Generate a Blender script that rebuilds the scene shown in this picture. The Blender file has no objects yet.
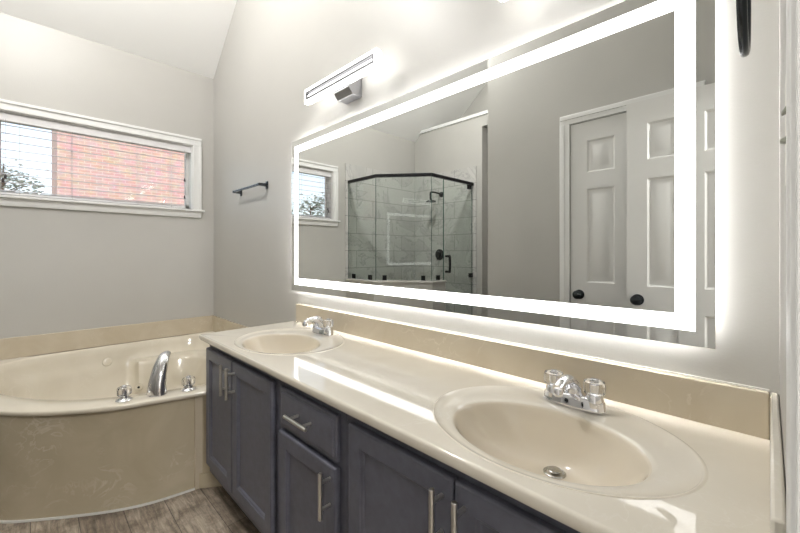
import bpy, bmesh, math, random
from mathutils import Vector, Matrix
random.seed(7)
SC = bpy.context.scene
COL = SC.collection
R = math.radians

# ------------------------------------------------------------------ camera, world, lights, exposure
CZ = 1.19
cd = bpy.data.cameras.new('camera')
cam = bpy.data.objects.new('camera', cd); COL.objects.link(cam)
cam.location = (0, 0, CZ); cam.rotation_euler = (R(90), 0, R(45))
cd.sensor_width = 36; cd.lens = 369.5 / 800 * 36; cd.shift_y = -13 / 800
cd.clip_start = 0.01; cd.clip_end = 300
SC.camera = cam
vs = SC.view_settings
vs.view_transform = 'Standard'; vs.look = 'None'; vs.gamma = 1; vs.use_curve_mapping = False
vs.exposure = 0.56
SC.cycles.max_bounces = 12; SC.cycles.diffuse_bounces = 5; SC.cycles.glossy_bounces = 6
SC.cycles.transmission_bounces = 8; SC.cycles.transparent_max_bounces = 24
SC.cycles.caustics_reflective = False; SC.cycles.caustics_refractive = False
SC.cycles.sample_clamp_indirect = 4.0
SC.cycles.use_denoising = True

world = bpy.data.worlds.new('sky'); SC.world = world; world.use_nodes = True
nt = world.node_tree; nt.nodes.clear()
wo = nt.nodes.new('ShaderNodeOutputWorld'); bg = nt.nodes.new('ShaderNodeBackground')
sky = nt.nodes.new('ShaderNodeTexSky'); sky.sky_type = 'NISHITA'; sky.sun_disc = False
sky.sun_elevation = R(42); sky.sun_rotation = R(110); sky.air_density = 1.2; sky.dust_density = 3.0
mixw = nt.nodes.new('ShaderNodeMix'); mixw.data_type = 'RGBA'
mixw.inputs[0].default_value = 0.55
mixw.inputs[7].default_value = (3.4, 3.5, 3.9, 1)          # thin white haze over the sky
nt.links.new(sky.outputs[0], mixw.inputs[6]); nt.links.new(mixw.outputs[2], bg.inputs[0])
bg.inputs[1].default_value = 0.30
nt.links.new(bg.outputs[0], wo.inputs[0])

sl = bpy.data.lights.new('sun', 'SUN'); sun = bpy.data.objects.new('sun', sl); COL.objects.link(sun)
sl.energy = .72; sl.angle = R(2); sl.color = (1.0, .95, .88)
sun.rotation_euler = (0, R(48), R(20)); sun.location = (6, 2, 8)

LED = 2.3            # luminance of the light strips
CEIL_FILL_W = 60.0         # watts of the unseen lamp added as bathroom fill
BED_FILL_W = 95.0  # watts of the unseen fill lamp added beyond the doorway

# ------------------------------------------------------------------ materials
def new_mat(name):
    m = bpy.data.materials.new(name); m.use_nodes = True
    n = m.node_tree.nodes; b = n['Principled BSDF']
    return m, m.node_tree, b
def mat(name, col, rough=.5, metal=0, spec=.5, coat=0, trans=0, ior=1.45, noise=0.0, nscale=30, bump=0.0, bscale=60, coord='Object'):
    m, t, b = new_mat(name)
    c = (*col, 1)
    b.inputs['Base Color'].default_value = c
    b.inputs['Roughness'].default_value = rough; b.inputs['Metallic'].default_value = metal
    b.inputs['Specular IOR Level'].default_value = spec
    b.inputs['Coat Weight'].default_value = coat; b.inputs['Coat Roughness'].default_value = .05
    b.inputs['Transmission Weight'].default_value = trans; b.inputs['IOR'].default_value = ior
    if noise or bump:
        tc = t.nodes.new('ShaderNodeTexCoord')
    if noise:
        nz = t.nodes.new('ShaderNodeTexNoise'); nz.inputs['Scale'].default_value = nscale; nz.inputs['Detail'].default_value = 5
        t.links.new(tc.outputs[coord], nz.inputs['Vector'])
        rp = t.nodes.new('ShaderNodeValToRGB')
        rp.color_ramp.elements[0].position = .3; rp.color_ramp.elements[1].position = .7
        rp.color_ramp.elements[0].color = tuple(max(0, x * (1 - noise)) for x in col) + (1,)
        rp.color_ramp.elements[1].color = tuple(min(1, x * (1 + noise)) for x in col) + (1,)
        t.links.new(nz.outputs['Fac'], rp.inputs[0]); t.links.new(rp.outputs[0], b.inputs['Base Color'])
    if bump:
        nb = t.nodes.new('ShaderNodeTexNoise'); nb.inputs['Scale'].default_value = bscale; nb.inputs['Detail'].default_value = 4
        t.links.new(tc.outputs[coord], nb.inputs['Vector'])
        bp = t.nodes.new('ShaderNodeBump'); bp.inputs['Strength'].default_value = bump; bp.inputs['Distance'].default_value = .004
        t.links.new(nb.outputs['Fac'], bp.inputs['Height']); t.links.new(bp.outputs[0], b.inputs['Normal'])
    return m
def emis(name, col, s):
    m = bpy.data.materials.new(name); m.use_nodes = True
    b = m.node_tree.nodes['Principled BSDF']
    b.inputs['Base Color'].default_value = (.8, .8, .8, 1)
    b.inputs['Emission Color'].default_value = (*col, 1); b.inputs['Emission Strength'].default_value = s
    return m
def clear_glass(name, tint, refl0=.04, rough=0.0):
    m = bpy.data.materials.new(name); m.use_nodes = True
    t = m.node_tree; t.nodes.clear()
    o = t.nodes.new('ShaderNodeOutputMaterial'); mx = t.nodes.new('ShaderNodeMixShader')
    tr = t.nodes.new('ShaderNodeBsdfTransparent'); tr.inputs[0].default_value = (*tint, 1)
    gl = t.nodes.new('ShaderNodeBsdfGlossy'); gl.inputs['Roughness'].default_value = rough
    lw = t.nodes.new('ShaderNodeLayerWeight'); lw.inputs[0].default_value = .5
    pw = t.nodes.new('ShaderNodeMath'); pw.operation = 'POWER'; pw.inputs[1].default_value = 5
    ml = t.nodes.new('ShaderNodeMath'); ml.operation = 'MULTIPLY_ADD'; ml.inputs[1].default_value = 1 - refl0; ml.inputs[2].default_value = refl0
    t.links.new(lw.outputs['Facing'], pw.inputs[0]); t.links.new(pw.outputs[0], ml.inputs[0])
    t.links.new(ml.outputs[0], mx.inputs[0]); t.links.new(tr.outputs[0], mx.inputs[1]); t.links.new(gl.outputs[0], mx.inputs[2])
    t.links.new(mx.outputs[0], o.inputs[0])
    return m
def marble(name, base, vein, dark, rough=.12, scale=3.0, amount=.5, coat=.3, vw=.015):
    """cultured marble: cream ground with wandering pale swirls"""
    m, t, b = new_mat(name)
    N, L = t.nodes, t.links
    tc = N.new('ShaderNodeTexCoord')
    n1 = N.new('ShaderNodeTexNoise'); n1.inputs['Scale'].default_value = scale; n1.inputs['Detail'].default_value = 4; n1.inputs['Distortion'].default_value = 1.6
    L.new(tc.outputs['Object'], n1.inputs['Vector'])
    r1 = N.new('ShaderNodeValToRGB')
    e = r1.color_ramp.elements
    e[0].position = .35; e[0].color = (*dark, 1); e[1].position = .65; e[1].color = (*base, 1)
    L.new(n1.outputs['Fac'], r1.inputs[0])
    n2 = N.new('ShaderNodeTexNoise'); n2.inputs['Scale'].default_value = scale * 1.5; n2.inputs['Detail'].default_value = 5; n2.inputs['Distortion'].default_value = 2.4
    L.new(tc.outputs['Object'], n2.inputs['Vector'])
    r2 = N.new('ShaderNodeValToRGB'); e = r2.color_ramp.elements
    e[0].position = .5 - vw; e[0].color = (0, 0, 0, 1); e[1].position = .5; e[1].color = (1, 1, 1, 1)
    x = e.new(.5 + vw); x.color = (0, 0, 0, 1)
    L.new(n2.outputs['Fac'], r2.inputs[0])
    n3 = N.new('ShaderNodeTexNoise'); n3.inputs['Scale'].default_value = scale * 1.1; n3.inputs['Detail'].default_value = 2
    L.new(tc.outputs['Object'], n3.inputs['Vector'])
    r3 = N.new('ShaderNodeValToRGB'); e = r3.color_ramp.elements
    e[0].position = .5; e[0].color = (0, 0, 0, 1); e[1].position = .68; e[1].color = (amount,) * 3 + (1,)
    L.new(n3.outputs['Fac'], r3.inputs[0])
    mu = N.new('ShaderNodeMath'); mu.operation = 'MULTIPLY'; L.new(r2.outputs[0], mu.inputs[0]); L.new(r3.outputs[0], mu.inputs[1])
    mx = N.new('ShaderNodeMix'); mx.data_type = 'RGBA'; mx.inputs[7].default_value = (*vein, 1)
    L.new(mu.outputs[0], mx.inputs[0]); L.new(r1.outputs[0], mx.inputs[6]); L.new(mx.outputs[2], b.inputs['Base Color'])
    b.inputs['Roughness'].default_value = rough; b.inputs['Coat Weight'].default_value = coat; b.inputs['Coat Roughness'].default_value = .03
    return m
def swizzle(t, ax):
    tc = t.nodes.new('ShaderNodeTexCoord'); sp = t.nodes.new('ShaderNodeSeparateXYZ'); cb = t.nodes.new('ShaderNodeCombineXYZ')
    t.links.new(tc.outputs['Object'], sp.inputs[0])
    t.links.new(sp.outputs[ax[0]], cb.inputs[0]); t.links.new(sp.outputs[ax[1]], cb.inputs[1])
    return cb, tc
def tile_mat(name, ax):
    m, t, b = new_mat(name); N, L = t.nodes, t.links
    cb, tc = swizzle(t, ax)
    n = N.new('ShaderNodeTexNoise'); n.inputs['Scale'].default_value = 2.2; n.inputs['Detail'].default_value = 8; n.inputs['Roughness'].default_value = .62; n.inputs['Distortion'].default_value = 1.3
    L.new(tc.outputs['Object'], n.inputs['Vector'])
    rp = N.new('ShaderNodeValToRGB'); e = rp.color_ramp.elements
    e[0].position = .3; e[0].color = (.47, .465, .45, 1); e[1].position = .56; e[1].color = (.58, .57, .55, 1)
    x = e.new(.475); x.color = (.55, .54, .52, 1); x = e.new(.495); x.color = (.40, .40, .39, 1); x = e.new(.512); x.color = (.57, .56, .54, 1)
    L.new(n.outputs['Fac'], rp.inputs[0])
    br = N.new('ShaderNodeTexBrick'); br.inputs['Scale'].default_value = 1
    br.inputs['Brick Width'].default_value = .51; br.inputs['Row Height'].default_value = .204; br.inputs['Mortar Size'].default_value = .0025
    br.inputs['Mortar'].default_value = (.25, .25, .245, 1); br.offset = .5
    L.new(cb.outputs[0], br.inputs['Vector']); L.new(rp.outputs[0], br.inputs['Color1'])
    d = N.new('ShaderNodeMix'); d.data_type = 'RGBA'; d.blend_type = 'MULTIPLY'; d.inputs[0].default_value = 1; d.inputs[7].default_value = (.93, .93, .93, 1)
    L.new(rp.outputs[0], d.inputs[6]); L.new(d.outputs[2], br.inputs['Color2'])
    L.new(br.outputs['Color'], b.inputs['Base Color']); b.inputs['Roughness'].default_value = .2
    return m
def brick_mat(name, ax):
    m, t, b = new_mat(name); N, L = t.nodes, t.links
    cb, tc = swizzle(t, ax)
    br = N.new('ShaderNodeTexBrick'); br.inputs['Scale'].default_value = 1
    br.inputs['Brick Width'].default_value = .215; br.inputs['Row Height'].default_value = .072; br.inputs['Mortar Size'].default_value = .008
    br.inputs['Color1'].default_value = (.54, .335, .30, 1); br.inputs['Color2'].default_value = (.58, .39, .355, 1); br.inputs['Mortar'].default_value = (.64, .50, .46, 1)
    L.new(cb.outputs[0], br.inputs['Vector'])
    n = N.new('ShaderNodeTexNoise'); n.inputs['Scale'].default_value = 6; n.inputs['Detail'].default_value = 6
    L.new(tc.outputs['Object'], n.inputs['Vector'])
    mx = N.new('ShaderNodeMix'); mx.data_type = 'RGBA'; mx.blend_type = 'OVERLAY'; mx.inputs[0].default_value = .35
    L.new(br.outputs['Color'], mx.inputs[6]); L.new(n.outputs['Color'], mx.inputs[7]); L.new(mx.outputs[2], b.inputs['Base Color'])
    b.inputs['Roughness'].default_value = .9
    return m
def plank_mat(name):
    m, t, b = new_mat(name); N, L = t.nodes, t.links
    tc = N.new('ShaderNodeTexCoord')
    br = N.new('ShaderNodeTexBrick'); br.inputs['Scale'].default_value = 1
    br.inputs['Brick Width'].default_value = 1.22; br.inputs['Row Height'].default_value = .152; br.inputs['Mortar Size'].default_value = .0012
    br.inputs['Color1'].default_value = (.44, .385, .32, 1); br.inputs['Color2'].default_value = (.25, .21, .17, 1); br.inputs['Mortar'].default_value = (.06, .05, .04, 1)
    br.offset = .37
    L.new(tc.outputs['Object'], br.inputs['Vector'])
    mp = N.new('ShaderNodeMapping'); mp.inputs['Scale'].default_value = (2.2, 22, 1); L.new(tc.outputs['Object'], mp.inputs[0])
    n = N.new('ShaderNodeTexNoise'); n.inputs['Scale'].default_value = 3; n.inputs['Detail'].default_value = 8; n.inputs['Roughness'].default_value = .7; n.inputs['Distortion'].default_value = .6
    L.new(mp.outputs[0], n.inputs['Vector'])
    rp = N.new('ShaderNodeValToRGB'); e = rp.color_ramp.elements
    e[0].position = .32; e[0].color = (.35, .33, .31, 1); e[1].position = .66; e[1].color = (1.25, 1.2, 1.15, 1)
    L.new(n.outputs['Fac'], rp.inputs[0])
    n2 = N.new('ShaderNodeTexNoise'); n2.inputs['Scale'].default_value = 9; n2.inputs['Detail'].default_value = 8; n2.inputs['Roughness'].default_value = .75
    L.new(tc.outputs['Object'], n2.inputs['Vector'])
    r2 = N.new('ShaderNodeValToRGB'); e = r2.color_ramp.elements
    e[0].position = .36; e[0].color = (.45, .42, .40, 1); e[1].position = .56; e[1].color = (1, 1, 1, 1)
    L.new(n2.outputs['Fac'], r2.inputs[0])
    mx = N.new('ShaderNodeMix'); mx.data_type = 'RGBA'; mx.blend_type = 'MULTIPLY'; mx.inputs[0].default_value = 1
    L.new(br.outputs['Color'], mx.inputs[6]); L.new(rp.outputs[0], mx.inputs[7])
    m2 = N.new('ShaderNodeMix'); m2.data_type = 'RGBA'; m2.blend_type = 'MULTIPLY'; m2.inputs[0].default_value = 1
    L.new(mx.outputs[2], m2.inputs[6]); L.new(r2.outputs[0], m2.inputs[7]); L.new(m2.outputs[2], b.inputs['Base Color'])
    b.inputs['Roughness'].default_value = .45
    return m

M = dict(
    wall=mat('wall_paint', (.475, .464, .438), .40, noise=.02, nscale=3, bump=.12, bscale=160),
    ceil=mat('ceiling_paint', (.84, .838, .825), .8, bump=.1, bscale=120),
    trim=mat('white_trim_paint', (.80, .80, .79), .35),
    door=mat('door_paint', (.76, .755, .74), .4),
    floor=plank_mat('weathered_plank'),
    counter=marble('cream_cultured_marble', (.77, .725, .635), (.86, .835, .78), (.73, .68, .585), .06, 3.0, .35),
    basin=marble('basin_marble_shaded', (.72, .655, .545), (.79, .735, .645), (.69, .62, .505), .1, 2.0, .15),  # counter marble darkened, the shading inside the bowls put into the colour
    splash=marble('splash_cultured_marble', (.58, .515, .405), (.78, .725, .62), (.53, .46, .35), .14, 3.5, .5),
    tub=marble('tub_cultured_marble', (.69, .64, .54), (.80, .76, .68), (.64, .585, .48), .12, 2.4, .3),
    apron=marble('apron_marble_shaded', (.52, .455, .335), (.72, .66, .55), (.465, .40, .285), .16, 3.6, .6, vw=.03),  # same marble as the tub, its weaker light painted as a darker tan
    cab=mat('slate_cabinet_paint', (.104, .107, .137), .38, noise=.10, nscale=40, bump=.05, bscale=80),
    toe=mat('toe_kick_paint', (.015, .015, .017), .6),
    nickel=mat('brushed_nickel', (.62, .60, .57), .28, 1, noise=.06, nscale=200),
    chrome=mat('polished_chrome', (.86, .86, .88), .05, 1, noise=.01),
    satin=mat('satin_grey_metal', (.42, .42, .44), .3, 1, noise=.02),
    dsatin=mat('dark_satin_metal', (.20, .20, .21), .35, 1, noise=.02),
    acrylic=mat('clear_acrylic', (.97, .97, .98), .04, trans=1, ior=1.49),
    mirror=mat('silvered_glass', (.86, .875, .86), .0, 1),
    mback=mat('mirror_backing', (.55, .56, .55), .4, .6, noise=.03),
    glow=emis('led_strip', (1, .995, .98), LED),
    backglow=emis('led_back_strip', (1, .992, .975), 38.0),
    lamp=emis('lamp_diffuser', (1, .99, .97), 3.0), wash=emis('added_wall_wash', (1, .99, .97), 5.2),
    black=mat('matte_black_metal', (.016, .016, .018), .35, .6, noise=.1),
    gun=mat('dark_bronze_metal', (.045, .05, .055), .22, .8, noise=.1),
    glass=clear_glass('window_glass', (.97, .98, .98), .04),
    shglass=clear_glass('shower_glass', (.93, .957, .942), .03),
    shedge=mat('green_glass_edge', (.05, .10, .085), .15, spec=.6),
    tileL=tile_mat('marble_tile_side', (1, 2)), tileB=tile_mat('marble_tile_rear', (0, 2)),
    blind=mat('blind_vinyl', (.78, .77, .78), .45, noise=.02),
    slat_shaded=mat('backlit_slat_vinyl', (.50, .48, .49), .5, noise=.02),  # slat colour darkened to imitate their backlit shade
    cord=mat('blind_cord', (.45, .43, .44), .8, noise=.05),
    tassel=mat('dark_plastic', (.03, .025, .03), .5, noise=.1),
    brick=brick_mat('pink_brick_side', (1, 2)), brickB=brick_mat('pink_brick_end', (0, 2)),
    roof=mat('roof_shingle', (.18, .16, .15), .9, noise=.25, nscale=30),
    leaf=mat('leaf_washed_out', (.34, .36, .32), .7, noise=.3, nscale=5), bark=mat('bark', (.16, .12, .09), .9, noise=.3, nscale=12),  # leaf colour paled to imitate haze and overexposure outdoors
    grass=mat('lawn', (.16, .22, .08), .95, noise=.3, nscale=8),
    carpet=mat('bedroom_floor', (.35, .31, .26), .9, noise=.12, nscale=60),
    caulk=mat('white_caulk', (.80, .79, .76), .5, noise=.05, nscale=50),
    switch=mat('almond_plastic', (.74, .73, .66), .35, noise=.01), toggle=mat('grey_toggle', (.42, .43, .38), .4, noise=.03),
    drain=mat('drain_metal', (.45, .44, .41), .22, 1, noise=.15, nscale=120),
    hole=mat('dark_hole', (.02, .018, .015), .7, noise=.1),
    capstone=mat('marble_cap', (.62, .61, .58), .2, noise=.06, nscale=9),
)

# ------------------------------------------------------------------ mesh helpers
class MB:
    def __init__(s): s.v = []; s.f = []
    def add(s, vs, fs):
        o = len(s.v); s.v += [tuple(p) for p in vs]; s.f += [tuple(i + o for i in f) for f in fs]; return s
    def box(s, x0, x1, y0, y1, z0, z1):
        return s.add([(x0, y0, z0), (x1, y0, z0), (x1, y1, z0), (x0, y1, z0), (x0, y0, z1), (x1, y0, z1), (x1, y1, z1), (x0, y1, z1)],
                     [(0, 3, 2, 1), (4, 5, 6, 7), (0, 1, 5, 4), (1, 2, 6, 5), (2, 3, 7, 6), (3, 0, 4, 7)])
    def prism(s, poly, axis, a, b):
        """poly in the two other axes (in xyz order), extruded along axis from a to b"""
        def P(p, t):
            return {0: (t, p[0], p[1]), 1: (p[0], t, p[1]), 2: (p[0], p[1], t)}[axis]
        n = len(poly)
        return s.add([P(p, a) for p in poly] + [P(p, b) for p in poly],
                     [tuple(range(n)), tuple(range(2 * n - 1, n - 1, -1))] + [(i, (i + 1) % n, n + (i + 1) % n, n + i) for i in range(n)])
    def loft(s, rings, cap0=True, cap1=True, closed=True):
        n = len(rings[0]); vs = [p for r in rings for p in r]; fs = []
        for k in range(len(rings) - 1):
            for i in range(n if closed else n - 1):
                j = (i + 1) % n
                fs.append((k * n + i, k * n + j, (k + 1) * n + j, (k + 1) * n + i))
        if cap0: fs.append(tuple(range(n - 1, -1, -1)))
        if cap1: fs.append(tuple((len(rings) - 1) * n + i for i in range(n)))
        return s.add(vs, fs)
    def tube(s, pts, rad, n=12, flat=1.0, up=(0, 0, 1)):
        pts = [Vector(p) for p in pts]
        if not hasattr(rad, '__len__'): rad = [rad] * len(pts)
        rings = []; U = None
        for i, p in enumerate(pts):
            d = (pts[min(i + 1, len(pts) - 1)] - pts[max(i - 1, 0)]).normalized()
            if U is None:
                u = Vector(up)
                if abs(u.dot(d)) > .95: u = Vector((1, 0, 0))
                U = (u - d * u.dot(d)).normalized()
            else:
                U = (U - d * U.dot(d)).normalized()
            V = d.cross(U)
            rings.append([p + U * (math.cos(a) * rad[i] * flat) + V * (math.sin(a) * rad[i]) for a in [2 * math.pi * k / n for k in range(n)]])
        return s.loft(rings)
    def lathe(s, prof, c=(0, 0, 0), axis=2, n=24, lobes=0, amp=0):
        """prof: (radius, height) list"""
        rings = []
        for r, h in prof:
            ring = []
            for k in range(n):
                a = 2 * math.pi * k / n; rr = r * (1 + amp * math.cos(lobes * a))
                u, v = rr * math.cos(a), rr * math.sin(a)
                ring.append({2: (c[0] + u, c[1] + v, c[2] + h), 1: (c[0] + u, c[1] + h, c[2] - v), 0: (c[0] + h, c[1] + u, c[2] + v)}[axis])
            rings.append(ring)
        return s.loft(rings)
    def build(s, name, m, parent=None, bevel=0, smooth=35, seg=2):
        me = bpy.data.meshes.new(name)
        o0 = Vector((0, 0, 0))
        p = parent
        while p is not None: o0 += p.location; p = p.parent
        me.from_pydata([tuple(Vector(q) - o0) for q in s.v], [], s.f)
        bm = bmesh.new(); bm.from_mesh(me)
        bmesh.ops.remove_doubles(bm, verts=bm.verts, dist=1e-5)
        bmesh.ops.recalc_face_normals(bm, faces=bm.faces)
        bm.to_mesh(me); bm.free()
        if smooth:
            for q in me.polygons: q.use_smooth = True
            me.set_sharp_from_angle(angle=R(smooth))
        me.materials.append(m)
        o = bpy.data.objects.new(name, me); COL.objects.link(o); o.parent = parent
        if bevel:
            b = o.modifiers.new('bevel', 'BEVEL'); b.width = bevel; b.segments = seg; b.limit_method = 'ANGLE'; b.angle_limit = R(40)
            b.harden_normals = False
        return o
def tag(o, label, cat, group=None, kind=None):
    o['label'] = label; o['category'] = cat
    if group: o['group'] = group
    if kind: o['kind'] = kind
    return o
def thing(name, label, cat, loc=(0, 0, 0), group=None):
    o = bpy.data.objects.new(name, None); COL.objects.link(o); o.location = loc; o.empty_display_size = .05
    return tag(o, label, cat, group)
def struct(name, mb, m, label=None, cat=None, bevel=0, smooth=35):
    o = mb.build(name, m, None, bevel, smooth); o['kind'] = 'structure'
    if label: o['label'] = label; o['category'] = cat
    return o
def dup(root, loc, label, group=None):
    def cp(o, par):
        c = o.copy(); COL.objects.link(c); c.parent = par
        for ch in list(o.children): cp(ch, c)
        return c
    r = cp(root, None); r.location = loc; r['label'] = label
    if group: r['group'] = group
    return r
def B(*a): return MB().box(*a)
def catmull(P, closed=False, n=8):
    out = []; P = [Vector(p) for p in P]; k = len(P)
    rng = range(k) if closed else range(k - 1)
    for i in rng:
        g = (lambda j: P[j % k]) if closed else (lambda j: P[max(0, min(k - 1, j))])
        a, b, c, d = g(i - 1), g(i), g(i + 1), g(i + 2)
        for q in range(n):
            t = q / n
            out.append(.5 * ((2 * b) + (c - a) * t + (2 * a - 5 * b + 4 * c - d) * t * t + (3 * b - a - 3 * c + d) * t ** 3))
    if not closed: out.append(P[-1])
    return out
def polar_hit(poly, c, th):
    """distance from c to polygon outline along angle th"""
    d = Vector((math.cos(th), math.sin(th))); best = 0
    for i in range(len(poly)):
        a = Vector(poly[i][:2]) - c; b = Vector(poly[(i + 1) % len(poly)][:2]) - c
        e = b - a; den = d.x * e.y - d.y * e.x
        if abs(den) < 1e-12: continue
        t = (a.x * e.y - a.y * e.x) / den; u = (a.x * d.y - a.y * d.x) / den
        if t > 0 and -1e-9 <= u <= 1 + 1e-9: best = max(best, t)
    return best

# ------------------------------------------------------------------ the room
XL, YB, XR = -3.494, 1.15, .0155          # window wall, mirror wall, door wall (room faces)
YC, YS, YN = -.28, -1.545, -2.03          # closet wall, shower rear wall, recess wall
XC = -1.553                               # where the closet wall ends
EAVE, SL, TOP = 2.74, .84, 3.617
XS = XL + (TOP - EAVE) / SL
LEDGE = 2.866
T = .12
WY0, WY1, WZ0, WZ1 = -.172, .981, 1.566, 2.113      # window opening
DY0, DY1, DH = -.178, .43, 2.06                   # doorway in the right wall

struct('floor', B(XL - T, XR + T, YN - .1, YB + T, -.05, 0), M['floor'], 'brown grey weathered wood plank floor of the bathroom', 'floor')
# window wall with its opening
w = MB()
w.box(XL - T, XL, YN - T, WY0, 0, EAVE + .02); w.box(XL - T, XL, WY1, YB + T, 0, EAVE + .02)
w.box(XL - T, XL, WY0, WY1, 0, WZ0); w.box(XL - T, XL, WY0, WY1, WZ1, EAVE + .02)
struct('wall_left', w, M['wall'], 'greige painted wall around the wide window above the tub', 'wall', smooth=0)
gable = lambda y0, y1, x0, x1: MB().prism([(x0, 0), (x1, 0), (x1, TOP), (XS, TOP), (x0, EAVE + .84 * (x0 - XL))], 1, y0, y1)
struct('wall_back', gable(YB, YB + T, XL, XR + T), M['wall'], 'greige painted wall behind the mirror and vanity', 'wall', smooth=0)
w = MB(); w.box(XR, XR + T, DY1, YB, 0, TOP); w.box(XR, XR + T, YC - T, DY0, 0, TOP); w.box(XR, XR + T, DY0, DY1, DH, TOP)
struct('wall_right', w, M['wall'], 'greige wall at the right end of the vanity with the doorway', 'wall', smooth=0)
# closet wall with linen door opening
LX0, LX1, LH = -.932, -.30, 2.04
w = MB(); w.box(XC, LX0, YC - T, YC, 0, TOP); w.box(LX1, XR, YC - T, YC, 0, TOP); w.box(LX0, LX1, YC - T, YC, LH, TOP)
w.box(XC - .001, XC + T, YN, YC - T, 0, TOP); w.box(LX0, LX1, YC - T - .02, YC - T, 0, LH)
struct('wall_front', w, M['wall'], 'greige wall around the linen closet door seen in the mirror', 'wall', smooth=0)
# shower rear wall, opening to the alcove, ledge and recess
XO = -2.41
w = MB(); w.box(XL, XO, YS - T, YS, 0, LEDGE - .04); w.box(XO, XC, YS - T, YS, 2.70, LEDGE - .04); w.box(XL, XC, YN, YS - T, LEDGE - .08, LEDGE - .04)
struct('wall_rear', w, M['wall'], 'greige wall over the shower below the high ledge seen in the mirror', 'wall', smooth=0)
struct('wall_recess', gable(YN - T, YN, XL, XC + .1), M['wall'], 'greige wall set back behind the high ledge', 'wall', smooth=0)
struct('trim_1', B(XL, XC, YS - T, YS + .02, LEDGE - .04, LEDGE), M['trim'], 'white edge board on the high ledge over the shower', 'trim', .004)
c = MB()
c.prism([(XL - T, EAVE - .1), (XL, EAVE), (XS, TOP), (XS, TOP + .1), (XL - T, EAVE + .1)], 1, YN - T, YB + T)
c.box(XS, XR + T, YN - T, YB + T, TOP, TOP + .1)
struct('ceiling', c, M['ceil'], 'white vaulted ceiling rising from the window wall', 'ceiling', smooth=0)

# bedroom behind the open doorway
w = MB(); w.box(XR + T, 3.2, -2.6, -2.5, 0, 2.7); w.box(XR + T, 3.2, 2.5, 2.6, 0, 2.7); w.box(3.2, 3.3, -2.6, 2.6, 0, 2.7)
w.box(XR + T, XR + T + .1, YB + T, 2.6, 0, 2.7); w.box(XR + T, XR + T + .1, -2.6, YN - T, 0, 2.7); w.box(XR + T, 3.3, -2.6, 2.6, 2.7, 2.8)
w.box(XR + T, XR + T + .02, DY1 + .09, YB + T, 0, 2.7); w.box(XR + T, XR + T + .02, YN - T, DY0 - .09, 0, 2.7); w.box(XR + T, XR + T + .02, DY0 - .09, DY1 + .09, DH + .09, 2.7)
struct('wall_bedroom', w, M['ceil'], 'plain pale walls of the room beyond the doorway', 'wall', smooth=0)
struct('floor_bedroom', B(XR + T, 3.3, -2.6, 2.6, -.05, 0), M['carpet'], 'carpet of the room beyond the doorway', 'floor')

# doorway jamb and casing on the right (near edge of the picture)
j = MB()
for a, b in ((DY1 - .02, DY1), (DY0, DY0 + .02)): j.box(XR - .001, XR + T + .001, a, b, 0, DH)
j.box(XR - .001, XR + T + .001, DY0, DY1, DH - .02, DH)
for k, (e, t) in enumerate(((.004, .006), (.022, .0045), (.030, .0062))):
    pass
def casing_profile():      # thin rounded inner edge, stepped face
    return [(0, 0), (.0040, .001), (.0050, .004), (.0042, .007), (.0044, .012), (.0056, .015), (.0056, .028), (.0045, .031), (0, .031)]
pr = casing_profile()
j.prism([(XR - p[0], DY1 - .012 + p[1]) for p in pr], 2, 0, DH + .04)
j.prism([(XR - p[0], DY0 + .012 - p[1]) for p in pr], 2, 0, DH + .04)
j.prism([(XR - p[0], DH - .012 + p[1]) for p in pr], 1, DY0 - .038, DY1 + .038)
struct('trim_2', j, M['trim'], 'white door casing at the right edge of the picture', 'door frame', .0008)

# linen door casing
k = MB()
for x0, x1 in ((LX0 - .062, LX0), (LX1, LX1 + .062)): k.box(x0, x1, YC, YC + .014, 0, LH); k.box(x0 + .004, x1 - .03, YC + .014, YC + .019, 0, LH)
k.box(LX0 - .062, LX1 + .062, YC, YC + .014, LH, LH + .062); k.box(LX0 - .058, LX1 + .058, YC + .014, YC + .019, LH + .03, LH + .058)
struct('trim_3', k, M['trim'], 'white casing around the linen closet door', 'door frame', .002)

def panel_slab(mb, x0, x1, z0, z1, yb, yf, panels, rings):
    """slab between yb (back) and yf (front face); panels: rects; rings: (inset, depth from the face)"""
    sgn = 1 if yf > yb else -1
    xs = sorted({x0, x1} | {p[0] for p in panels} | {p[1] for p in panels}); zs = sorted({z0, z1} | {p[2] for p in panels} | {p[3] for p in panels})
    for i in range(len(xs) - 1):
        for q in range(len(zs) - 1):
            cx, cz = (xs[i] + xs[i + 1]) / 2, (zs[q] + zs[q + 1]) / 2
            if any(p[0] < cx < p[1] and p[2] < cz < p[3] for p in panels): continue
            mb.add([(xs[i], yf, zs[q]), (xs[i + 1], yf, zs[q]), (xs[i + 1], yf, zs[q + 1]), (xs[i], yf, zs[q + 1])], [(0, 1, 2, 3)])
    for p in panels:
        rr = [[(p[0] + a, yf - sgn * d, p[2] + a), (p[1] - a, yf - sgn * d, p[2] + a), (p[1] - a, yf - sgn * d, p[3] - a), (p[0] + a, yf - sgn * d, p[3] - a)] for a, d in rings]
        mb.loft(rr, False, True)
    mb.add([(x0, yb, z0), (x1, yb, z0), (x1, yb, z1), (x0, yb, z1)], [(0, 1, 2, 3)])
    def side(X0, Z0, X1, Z1): mb.add([(X0, yb, Z0), (X1, yb, Z1), (X1, yf, Z1), (X0, yf, Z0)], [(0, 1, 2, 3)])
    for i in range(len(xs) - 1): side(xs[i], z0, xs[i + 1], z0); side(xs[i], z1, xs[i + 1], z1)
    for q in range(len(zs) - 1): side(x0, zs[q], x0, zs[q + 1]); side(x1, zs[q], x1, zs[q + 1])
    return mb
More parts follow.
